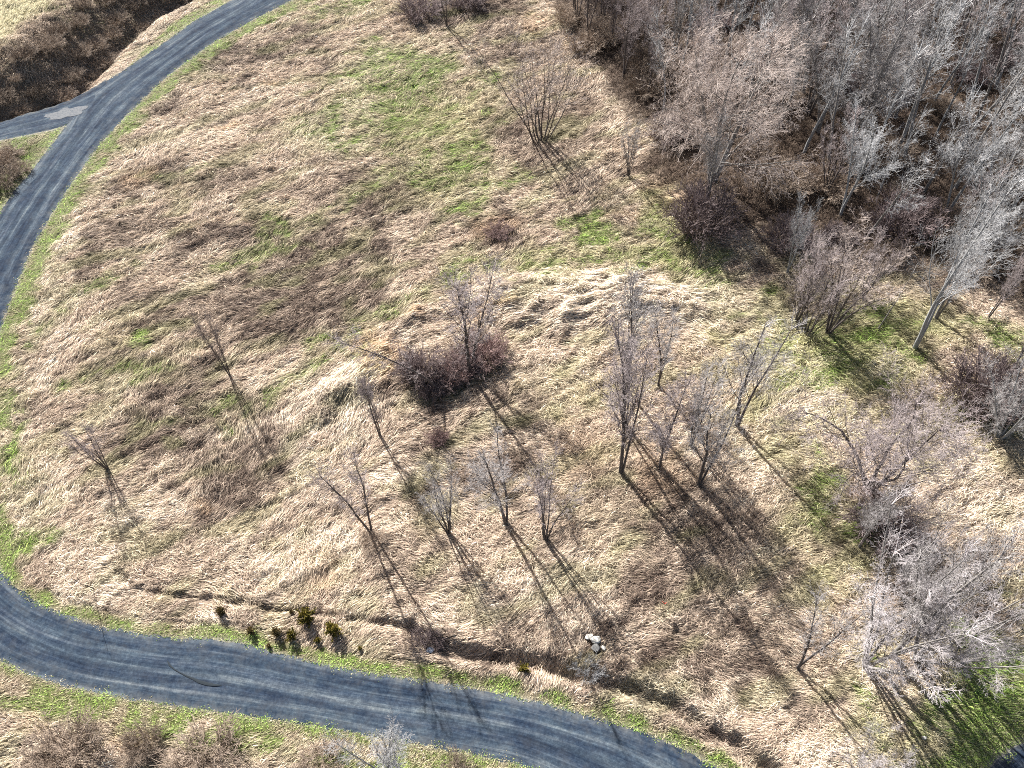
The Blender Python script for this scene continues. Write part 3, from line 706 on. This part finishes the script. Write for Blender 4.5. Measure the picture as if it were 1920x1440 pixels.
def tree(px, py, ty, kind, seed, colors, label, wide=1.0, rz=0., name='bare_tree', cat='tree', group=None, h=None):
    x, y = gp(px, py); H_ = h or hgt(px, py, ty)
    return place(name, tree_mesh(kind, seed, colors), ('trunk', 'crown'), x, y, (H_ * wide, H_ * wide, H_), rz, label, cat, group)
def shrub(px, py, h, wide, seed, color, label, name='shrub', group=None, **k):
    x, y = gp(px, py)
    return place(name, bush_mesh(seed, color, **k), ('stems', 'twigs'), x, y, (h * wide, h * wide, h), px * .37, label, 'shrub', group)

DK = ('dark', 'darktwig'); MV = ('dark', 'mauve'); SV = ('silver', 'silvertwig'); GR = ('grey', 'greytwig'); TN = ('grey', 'tan'); DM = ('dark', 'greytwig')
# trees standing alone in the field, from left to right
tree(203, 881, 800, 'fan', 1, DK, 'small sparse many-stemmed bare tree, the one nearest the left edge of the field', 1.0, .3)
tree(432, 706, 572, 'fan', 2, DK, 'thin many-stemmed bare tree alone on the brown laid grass left of the middle', .45, 1.2)
tree(178, 1104, 1062, 'dead', 3, ('dark', 'dark'), 'low leaning dead sapling on the pale grass beside the bend of the gravel road', 1.0, .4, name='dead_sapling', cat='sapling')
tree(712, 817, 695, 'slender', 4, DK, 'slender dark bare tree below the patch of orange laid reeds', .8, 0)
tree(697, 1000, 843, 'twin', 5, ('dark', 'mauve'), 'two-stemmed V-shaped bare tree, leftmost of the row above the ditch', .72, .5)
tree(841, 998, 888, 'fan', 6, DM, 'small fan-shaped bare tree, second from the left in the row above the ditch', .95, 2.0)
tree(948, 985, 826, 'silver', 7, DM, 'forked pale-crowned bare tree, third from the left in the row above the ditch', .85, .7)
tree(1023, 1012, 868, 'fan', 8, ('dark', 'mauve'), 'narrow bare tree with a mauve haze of twigs, rightmost in the row above the ditch', .75, .6)
tree(830, 733, 600, 'arch', 9, MV, 'bare tree bowed over to the left above the plum coloured shrub', 1.0, .3)
tree(881, 700, 492, 'slender', 10, MV, 'tall bare tree with a dense mauve crown rising behind the red shrub', 1.15, 1.0)
tree(1163, 888, 640, 'slender', 11, MV, 'tallest narrow bare tree in the middle of the field, base in front', .85, .2)
tree(1178, 735, 490, 'slender', 12, DM, 'tall narrow bare tree directly behind the tallest one in the middle', .72, 2.2)
tree(1172, 800, 640, 'fan', 13, MV, 'bushy many-stemmed bare tree squeezed between the two tall narrow ones', .9, 2.9)
tree(1233, 723, 572, 'slender', 14, DM, 'young bare tree just right of the two tall narrow ones, against the pale laid reeds', .85, .5)
tree(1237, 873, 700, 'slender', 15, MV, 'thin dark-stemmed bare tree in the middle thicket, over reddish grass', .9, 3.9)
tree(1296, 834, 665, 'fan', 16, DM, 'bare tree of several upright stems behind the crooked leaning one', .62, .9)
tree(1310, 908, 735, 'silver', 17, DM, 'crooked bare tree leaning right at the lower end of the middle thicket', .85, .2)
tree(1381, 798, 605, 'silver', 18, DM, 'forked bare tree with the twin-striped shadow, right side of the middle thicket', .95, 0)
# clump of pinkish trees left of the silver tree
tree(1494, 600, 450, 'fan', 19, ('dark', 'mauve'), 'leftmost bare tree of the pinkish clump at the edge of the green turf', .9, .4)
tree(1513, 621, 452, 'vase', 20, ('dark', 'mauve'), 'many-stemmed pinkish bare tree in front of its clump, casting parallel shadows', .62, .8)
tree(1553, 623, 440, 'fan', 21, ('dark', 'tan'), 'rightmost bare tree of the pinkish clump at the edge of the green turf', 1.05, 1.9)
tree(1617, 558, 440, 'fan', 22, ('dark', 'mauve'), 'dark thin bare tree behind the pinkish clump', .9, .9)
tree(1475, 513, 368, 'silver', 23, SV, 'slim silver bare tree at the edge of the wood, above the pinkish clump', .65, .3)
tree(1647, 616, 500, 'dead', 24, ('grey', 'greytwig'), 'single thin bare pole of a sapling between the pinkish clump and the big silver tree', .8, 2.6, name='sapling', cat='sapling')
tree(1713, 655, 335, 'silver', 25, SV, 'big silver-white bare tree with two diverging trunks on the green turf at the right', .72, 0)
tree(1848, 602, 470, 'slender', 26, ('dark', 'mauve'), 'thin pinkish bare tree behind the dark rounded shrub at the right edge', .8, .9)
tree(1872, 825, 655, 'spray', 31, ('silver', 'greytwig'), 'silver bare tree leaning out over the right edge, beside the dark rounded shrub', .95, .9)
tree(1900, 700, 505, 'fan', 44, ('grey', 'tan'), 'sparse tan bare tree rising behind the dark rounded shrub', .9, .5)
tree(1627, 917, 742, 'gnarly', 28, ('dark', 'mauve'), 'broad gnarled bare tree with crooked dark limbs and a wide mauve crown', .85, .5)
tree(1610, 1027, 915, 'silver', 29, ('grey', 'greytwig'), 'pale bare tree leaning right just below the broad gnarled one', .7, .2)
tree(1685, 1000, 925, 'vase', 30, ('grey', 'mauve'), 'low tangled grey bare tree between the gnarled tree and the grey grove', .8, .2)
# grove lower right
tree(1622, 1247, 1055, 'spray', 31, ('grey', 'lilac'), 'leftmost large bare tree of the grey grove at the lower right', .85, 2.5)
tree(1668, 1236, 1060, 'slender', 32, ('grey', 'greytwig'), 'narrow upright bare tree inside the grey grove at the lower right', 1.0, .5)
tree(1716, 1240, 1085, 'spray', 33, ('grey', 'lilac'), 'bare tree in the front middle of the grey grove at the lower right', .85, 1.4)
tree(1790, 1238, 1130, 'spray', 33, ('grey', 'lilac'), 'rightmost bare tree of the grey grove, next to the bright green turf', .85, 3.4)
tree(1690, 1125, 1000, 'spray', 31, ('grey', 'lilac'), 'rear bare tree of the grey grove at the lower right', .7, 4.4)
tree(1494, 1253, 1150, 'twin', 36, ('dark', 'greytwig'), 'small two-stemmed bare tree left of the grey grove with a dark double shadow', .9, 3.3)
tree(1606, 1452, 1400, 'vase', 37, ('grey', 'lilac'), 'pale bushy bare tree cut by the bottom edge right of the road', 1.0, 2.3, h=4.2)
tree(742, 1475, 1392, 'fan', 38, ('silver', 'silvertwig'), 'whitish bare tree at the bottom edge below the gravel road', .8, .3)
tree(52, 1452, 1375, 'dead', 39, ('dark', 'dark'), 'dark crooked bare tree in the bottom left corner', 1.0, 0)
tree(1012, 262, 66, 'vase', 40, ('dark', 'tan'), 'open vase-shaped many-stemmed tree left of the wood, with a tangle of shadows', 1.0, .3)
tree(1178, 330, 235, 'fan', 41, ('dark', 'greytwig'), 'pair of thin saplings with long parallel shadows at the edge of the wood', .9, .3, name='sapling', cat='sapling')
tree(838, 52, -90, 'twin', 42, ('dark', 'mauve'), 'dark bare tree at the top edge casting a long branching shadow', .9, .3)
tree(1335, 345, 50, 'round', 43, TN, 'broad round-crowned tan bare tree at the near edge of the wood', 1.0, .3)
tree(1322, 400, 215, 'silver', 45, ('grey', 'greytwig'), 'grey bare tree rising through the lower side of the round-crowned tan tree', .8, .9)
tree(1835, 480, 262, 'spray', 33, SV, 'bright white-twigged bare tree at the near right edge of the wood', 1.1, 2.2)
tree(1575, 405, 200, 'silver', 47, SV, 'pale blue-grey bare tree leading out of the middle of the wood', .85, 1.2)
tree(1752, 600, 420, 'slender', 48, ('grey', 'silvertwig'), 'thin silver bare tree close behind the big two-trunked silver tree', 1.1, .2)

# shrubs one can tell apart
shrub(906, 668, 2.3, .95, 1, 'red', 'rounded bright red shrub in the middle of the field', n=110)
shrub(852, 705, 1.8, .85, 1, 'red', 'low reddish shrub between the bright red and the plum coloured shrubs', n=110)
shrub(790, 703, 2.8, .75, 2, 'plum', 'plum coloured dense shrub at the foot of the bowed tree', n=110)
shrub(808, 738, 1.2, .9, 2, 'plum', 'small dark shrub just below the plum coloured one', n=110)
shrub(820, 822, 1.0, .9, 1, 'red', 'knee-high rusty shrub alone on the shaded grass below the middle shrubs')
shrub(1312, 432, 4.4, .8, 2, 'plum', 'dark plum rounded shrub at the near corner of the wood')
shrub(1838, 752, 3.7, .9, 3, 'plum', 'dark rounded shrub at the right edge of the turf', n=120)
shrub(1690, 432, 3.4, 1.0, 1, 'plum', 'plum-brown shrub inside the near edge of the wood')
shrub(1655, 992, 2.4, 1.1, 2, 'plum', 'dark shrub under the broad gnarled tree')
shrub(935, 436, .9, 1.5, 1, 'red', 'low spreading reddish bramble on the grass below the vase-shaped tree', name='bramble')
shrub(1104, 1262, 1.8, .6, 4, 'silvertwig', 'small white-stemmed shrub in the ditch below the pale boulders', n=40, twigs=7)
shrub(800, 1204, 1.3, .9, 2, 'plum', 'dark scrubby shrub over the culvert in the ditch')
shrub(700, 1018, 1.1, 1.0, 5, 'brush', 'brown scrub at the foot of the V-shaped two-stemmed tree', n=60)
shrub(130, 1428, 2.2, 1.2, 6, 'brush', 'large pinkish brown bramble mound in the lower left corner', name='bramble', n=80)
shrub(270, 1395, 1.5, .9, 6, 'brush', 'brown bramble with arching stems left of centre below the road', name='bramble')
shrub(390, 1432, 1.8, 1.4, 6, 'brush', 'wide tangled bramble at the bottom edge below the dark curved streak', name='bramble')
shrub(600, 1436, 1.2, 1.3, 5, 'brush', 'low bramble at the bottom edge left of the whitish tree', name='bramble')
shrub(850, 1452, 1.2, 1.1, 5, 'brush', 'low bramble at the bottom edge right of the whitish tree', name='bramble')
shrub(790, 30, 2.6, 1.2, 6, 'plum', 'dark scrub left of the tree at the top edge')
shrub(880, 12, 2.4, 1.2, 6, 'plum', 'dark scrub right of the tree at the top edge')

shrub(868, 690, 2.0, 1.0, 7, 'plum', 'mauve-brown shrub filling the middle of the clump at the tall mauve tree', n=110)
shrub(838, 716, 1.5, 1.0, 7, 'plum', 'low mauve-brown shrub at the front of the middle clump')
# yellow-green young conifers on the strip between ditch and road
def conifer_mesh(seed, mname):
    r = np.random.default_rng(seed); g = Grow(seed)
    g.line((0, 0, 0), (0, 0, 1), .9, .035, .008, 5, .06, 0, 0)
    V = []; F = []
    for k in range(44):
        a = k * 2.4 + r.random(); q = (k + .5) / 44; z0 = .08 + .75 * q; L = .52 * (1 - .75 * q) * r.uniform(.6, 1.35)
        P, D = g.line((0, 0, z0), (math.cos(a), math.sin(a), .45), L, .012, .005, 3, .12, .08, 1)
        for j in range(40):
            t = r.random() ** .7; i = min(2, int(t * 3)); p = P[i] + (P[i + 1] - P[i]) * (t * 3 - i); d = unit(D[i] + r.normal(0, .7, 3) + np.array([0, 0, .3])); s_ = perp(d, r) * .026
            l = r.uniform(.07, .15); b = len(V); V += [p - s_, p + s_, p + d * l]; F.append((b, b + 1, b + 2))
    Vt, Ft = tubes(g.b, [5, 3, 3, 3, 3]); a_ = mesh_np('stem', Vt, Ft, MB['dark']); c_ = mesh_np('foliage', np.array(V), np.array(F), MB[mname])
    res = (a_.data, c_.data); bpy.data.objects.remove(a_); bpy.data.objects.remove(c_); return res
CONS = [conifer_mesh(1, 'needle'), conifer_mesh(2, 'needle'), conifer_mesh(3, 'needle_brown')]
for px, py, h, k, lab in [(417, 1150, 1.25, 2, 'rusty olive young conifer, leftmost on the strip above the road'), (472, 1186, 1.05, 2, 'small rusty conifer second from the left, close to the road verge'),
        (521, 1190, 1.25, 2, 'olive conifer just left of the bright golden one'), (549, 1196, 1.35, 0, 'bright golden green conifer in the middle of the cluster above the road'),
        (577, 1163, 2.1, 1, 'largest yellow-green conifer, beside the ditch'), (627, 1187, 1.8, 0, 'second largest yellow-green conifer, right end of the cluster'),
        (597, 1203, .8, 1, 'tiny conifer between the two large ones, near the road'), (505, 1212, .6, 2, 'tiny rusty conifer on the road verge left of the cluster'),
        (676, 1217, .6, 1, 'tiny yellow-green conifer right of the cluster on its own'), (548, 1150, .7, 2, 'small orange-tipped conifer left of the largest one'), (982, 1257, 1.3, 0, 'lone golden green conifer beside the ditch, far right of the cluster')]:
    x, y = gp(px, py); place('young_conifer', CONS[k], ('stem', 'foliage'), x, y, (h * .74, h * .74, h * .72), px * .7, lab, 'conifer', 'young conifers beside the ditch')

# ------------------------------------------------------------------ the wood
def scatter_wood():
    r = np.random.default_rng(21); P = []
    tall = []
    looks = [('tall', 61, SV), ('tall', 62, GR), ('tall', 63, ('grey', 'silvertwig')), ('silver', 64, SV), ('tall', 65, ('grey', 'mauve')), ('slender', 66, GR), ('silver', 67, GR), ('fan', 68, ('dark', 'mauve')), ('tall', 69, SV)]
    x0, x1, y0, y1 = 2, 90, 42, 124; n = 0
    reserved = gpl([(1345, 352), (1322, 400), (1835, 480), (1575, 405), (1475, 513), (1178, 330), (1690, 432), (1312, 425)])
    sdw = lambda x, y: float(sdist(np.array([x]), np.array([y]), wood_poly)[0])
    tries = 0
    while n < 235 and tries < 9000:
        tries += 1; x, y = r.uniform(x0, x1), r.uniform(y0, y1)
        s = sdw(x, y)
        if s < 1.5: continue
        if abs(x) > 34 + .38 * (y - 10) + 4: continue
        if len(P) and np.min(np.hypot(*(np.array(P) - (x, y)).T)) < 3.0: continue
        if np.min(np.hypot(*(reserved - (x, y)).T)) < 3.0: continue
        if np.hypot(x - reserved[0][0], y - reserved[0][1]) < 9.5: continue
        P.append((x, y)); n += 1
        left = x < .22 * y + 1          # scrubbier, darker left side of the wood
        if left: k = [7, 5, 4, 7][r.integers(4)]; h = r.uniform(7, 11)
        else: k = r.integers(len(looks)); h = r.uniform(11, 17) * (1 if s > 8 else .75)
        kd, sd, cc = looks[k]
        if left and k != 7: cc = ('dark', 'darktwig')
        ang_ = math.degrees(math.atan2(x, y)); d_ = math.hypot(x, y)
        row = 'at the wood edge' if s < 6 else ('at the wood top' if d_ > 92 else ('deep in the wood' if d_ > 76 else 'in the nearer wood'))
        col_ = 'left of centre' if ang_ < 18 else ('in its middle' if ang_ < 26 else 'toward the right')
        look = {'tall': 'tall pole-like', 'silver': 'forked', 'slender': 'narrow-crowned', 'fan': 'many-stemmed'}[kd] + ' ' + {'silvertwig': 'silvery', 'greytwig': 'grey', 'mauve': 'mauve-twigged', 'darktwig': 'dark'}[cc[1]]
        lab = look + ' bare tree ' + (('in the shadowy left wood, ' + ('at the top edge' if d_ > 88 else 'below the top edge')) if left else row + ', ' + col_)
        place('wood_tree', tree_mesh(kd, sd, cc), ('trunk', 'crown'), x, y, (h * r.uniform(.8, 1.1),) * 2 + (h,), r.uniform(0, 6.28), lab, 'tree', 'trees of the wood')
    print('wood trees', n)
    m = 0; tries = 0; Q = []
    while m < 85 and tries < 9000:
        tries += 1; x, y = r.uniform(x0, x1), r.uniform(y0, 116); s = sdw(x, y)
        if s < -1.0 or abs(x) > 34 + .38 * (y - 10) + 4: continue
        if len(Q) and np.min(np.hypot(*(np.array(Q) - (x, y)).T)) < 2.8: continue
        Q.append((x, y)); m += 1
        c = ['brush', 'plum', 'brush', 'brush', 'plum', 'brush', 'brush'][r.integers(7)]; sd = {'brush': 6, 'plum': 2, 'red': 1}[c]; h = r.uniform(1.2, 2.8)
        place('undergrowth_shrub', bush_mesh(sd, c), ('stems', 'twigs'), x, y, (h * 1.1, h * 1.1, h), r.uniform(0, 6.28), {'brush': 'dead brown', 'plum': 'plum coloured', 'red': 'reddish'}[c] + ' undergrowth shrub of the wood, ' + ('near the top edge' if y > 88 else ('at its near edge' if s < 4 else 'under nearer trees')) + (' on the left' if x < .3 * y else ' on the right'), 'shrub', 'undergrowth shrubs of the wood')
    # brush along the embankment beyond the far road
    m = 0; tries = 0; Q = []
    while m < 60 and tries < 9000:
        tries += 1; x, y = r.uniform(-80, -22), r.uniform(72, 122)
        b = float(samp(BANK, np.array([x]), np.array([y]))[0])
        if b < .5 or b > 6 or abs(x) > 34 + .38 * (y - 10) + 2: continue
        if len(Q) and np.min(np.hypot(*(np.array(Q) - (x, y)).T)) < 2.2: continue
        Q.append((x, y)); m += 1; h = r.uniform(.7, 1.6)
        place('bank_shrub', bush_mesh(6, 'brush'), ('stems', 'twigs'), x, y, (h * 1.2, h * 1.2, h), r.uniform(0, 6.28), 'dead brown shrub on the embankment, ' + ('by the dark ditch at its foot' if b < 3 else ('halfway up the slope' if b < 5.2 else 'near the top of the slope')) + (', left part' if x < -50 else ', right part'), 'shrub', 'dead shrubs on the embankment')
scatter_wood()
for px, py, h, lab in [(12, 300, 1.5, 'brown shrub in the dark heap left of the road, nearest the side road'), (38, 322, 1.1, 'brown shrub in the dark heap left of the road, nearest the main road'), (6, 345, 1.6, 'brown shrub in the dark heap left of the road, lowest one')]:
    shrub(px, py, h, 1.2, 6, 'brush', lab)

# ------------------------------------------------------------------ boulders, marker, road streak
def rock(px, py, sx, sy, sz, seed, m, label, rz=0, name='boulder'):
    import bmesh
    bm = bmesh.new(); bmesh.ops.create_icosphere(bm, subdivisions=4, radius=1); r = np.random.default_rng(seed)
    cuts = [unit(r.normal(size=3)) for _ in range(9)]; lim = r.uniform(.62, .85, 9)
    for v in bm.verts:
        p = np.array(v.co)
        for c, l in zip(cuts, lim):
            d = p.dot(c)
            if d > l: p = p - c * (d - l) * .92
        p = p * (1 + .05 * float(noise(p[0] * 3 + seed, p[1] * 3 + p[2] * 2, seed)))
        if p[2] > .55: p[2] = .55 + (p[2] - .55) * .25
        v.co = Vector(p) * 1.0; v.co.x *= sx; v.co.y *= sy; v.co.z *= sz
    me = bpy.data.meshes.new(name); bm.to_mesh(me); bm.free(); me.materials.append(m); o = bpy.data.objects.new(name, me); COL.objects.link(o)
    x, y = gp(px, py); o.location = (x, y, float(samp(HZ, np.array([x]), np.array([y]))[0]) + sz * .55 + .08); o.rotation_euler = (0, 0, rz); tag(o, label, 'boulder', None); return o
MW = mat_rock('pale_limestone', (.34, .33, .29), (.50, .48, .43)); MG = mat_rock('grey_stone', (.09, .09, .088), (.15, .15, .145))
rock(1103, 1196, .31, .20, .22, 1, MW, 'pale cream boulder, upper left of the small group by the ditch', .4)
rock(1116.5, 1202, .33, .30, .28, 2, MW, 'largest white boulder in the middle of the group by the ditch', -.4)
rock(1117, 1219, .30, .27, .22, 3, MG, 'flat grey boulder, front of the group by the ditch', .2)
rock(1131, 1217, .15, .20, .16, 4, MW, 'small pale boulder, right side of the group by the ditch', .9)
rock(1067, 1251, .14, .12, .12, 5, MW, 'small pale stone lying in the ditch left of the white-stemmed shrub', .3, name='stone')
rock(1730, 1385, .14, .12, .12, 6, MW, 'small white stone on the striped shadows at the lower right', .3, name='stone')
rock(806, 1222, .30, .25, .22, 7, mat_rock('wet_dark_stone', (.05, .06, .08), (.12, .14, .18)), 'dark bluish stone at the culvert mouth in the ditch', .3, name='stone')

def marker():
    x, y = gp(1236, 1146); z = float(samp(HZ, np.array([x]), np.array([y]))[0])
    e = bpy.data.objects.new('marker_flag', None); COL.objects.link(e); e.location = (x, y, z)
    tag(e, 'small red marker flag on a thin stake among brown grass', 'marker')
    g = Grow(1); g.line((0, 0, 0), (0, 0, 1), 1.35, .022, .018, 4, .01, 0, 0); V, F = tubes(g.b, [8, 5, 3, 3, 3]); mesh_np('stake', V, F, mat_flat('stake_wood', (.35, .25, .18)), e, smooth=True)
    V = []; F = []
    for i in range(9):
        for j in range(5):
            V.append((i / 8 * .34, .05 * math.sin(i * .9) + .02 * j, 1.34 - .06 * j - .02 * i + .01 * math.sin(i)))
    for i in range(8):
        for j in range(4): a = i * 5 + j; F.append((a, a + 1, a + 6, a + 5))
    o = mesh_np('flag', np.array(V), np.array(F), mat_flat('red_cloth', (.75, .05, .04)), e, smooth=True)
    s = o.modifiers.new('thick', 'SOLIDIFY'); s.thickness = .008
marker()

def strip(name, P, W, z, m, label, cat, kind=None):
    P = np.array(P); T = np.gradient(P, axis=0); T /= np.hypot(*T.T)[:, None]; Nn = np.column_stack([-T[:, 1], T[:, 0]]); W = np.array(W)[:, None]
    zz = z + .004
    V = np.concatenate([np.column_stack([P - Nn * W / 2, np.full(len(P), zz)]), np.column_stack([P, np.full(len(P), zz + .012)]), np.column_stack([P + Nn * W / 2, np.full(len(P), zz)])]); n = len(P)
    F = [(i, i + 1, n + i + 1, n + i) for i in range(n - 1)] + [(n + i, n + i + 1, 2 * n + i + 1, 2 * n + i) for i in range(n - 1)]
    o = mesh_np(name, V, np.array(F), m); tag(o, label, cat, None, kind); return o
M_STREAK = mat_flat('streak_dark', (.012, .018, .024))  # plain dark colour for the thin curved strip lying on the road
strip('dark_streak', gpl([(315, 1240), (319, 1248), (328, 1256), (338, 1262), (350, 1268), (362, 1273), (374, 1279), (388, 1283), (402, 1285.5), (417, 1286)]), [.05, .12, .06, .05, .09, .12, .17, .19, .15, .03], .105, M_STREAK,
      'dark curved streak on the lower gravel road', 'tar mark')
def pale_patch():
    c = gp(121, 213); r = np.random.default_rng(4); V = [(c[0], c[1], .078)]; n = 40
    for k in range(n):
        a = k * 2 * math.pi / n; q = 1 + .45 * float(noise(math.cos(a) * 1.3, math.sin(a) * 1.3, 5)) + .18 * float(noise(math.cos(a) * 4, math.sin(a) * 4, 6))
        V.append((c[0] + 1.9 * q * math.cos(a), c[1] + .95 * q * math.sin(a) + .35 * q * math.cos(a), .078))
    F = np.array([(0, 1 + k, 1 + (k + 1) % n) for k in range(n)])
    o = mesh_np('gravel_patch', np.array(V), F, mat_rock('pale_fines', (.045, .055, .068), (.085, .09, .098))); tag(o, kind='structure')
pale_patch()
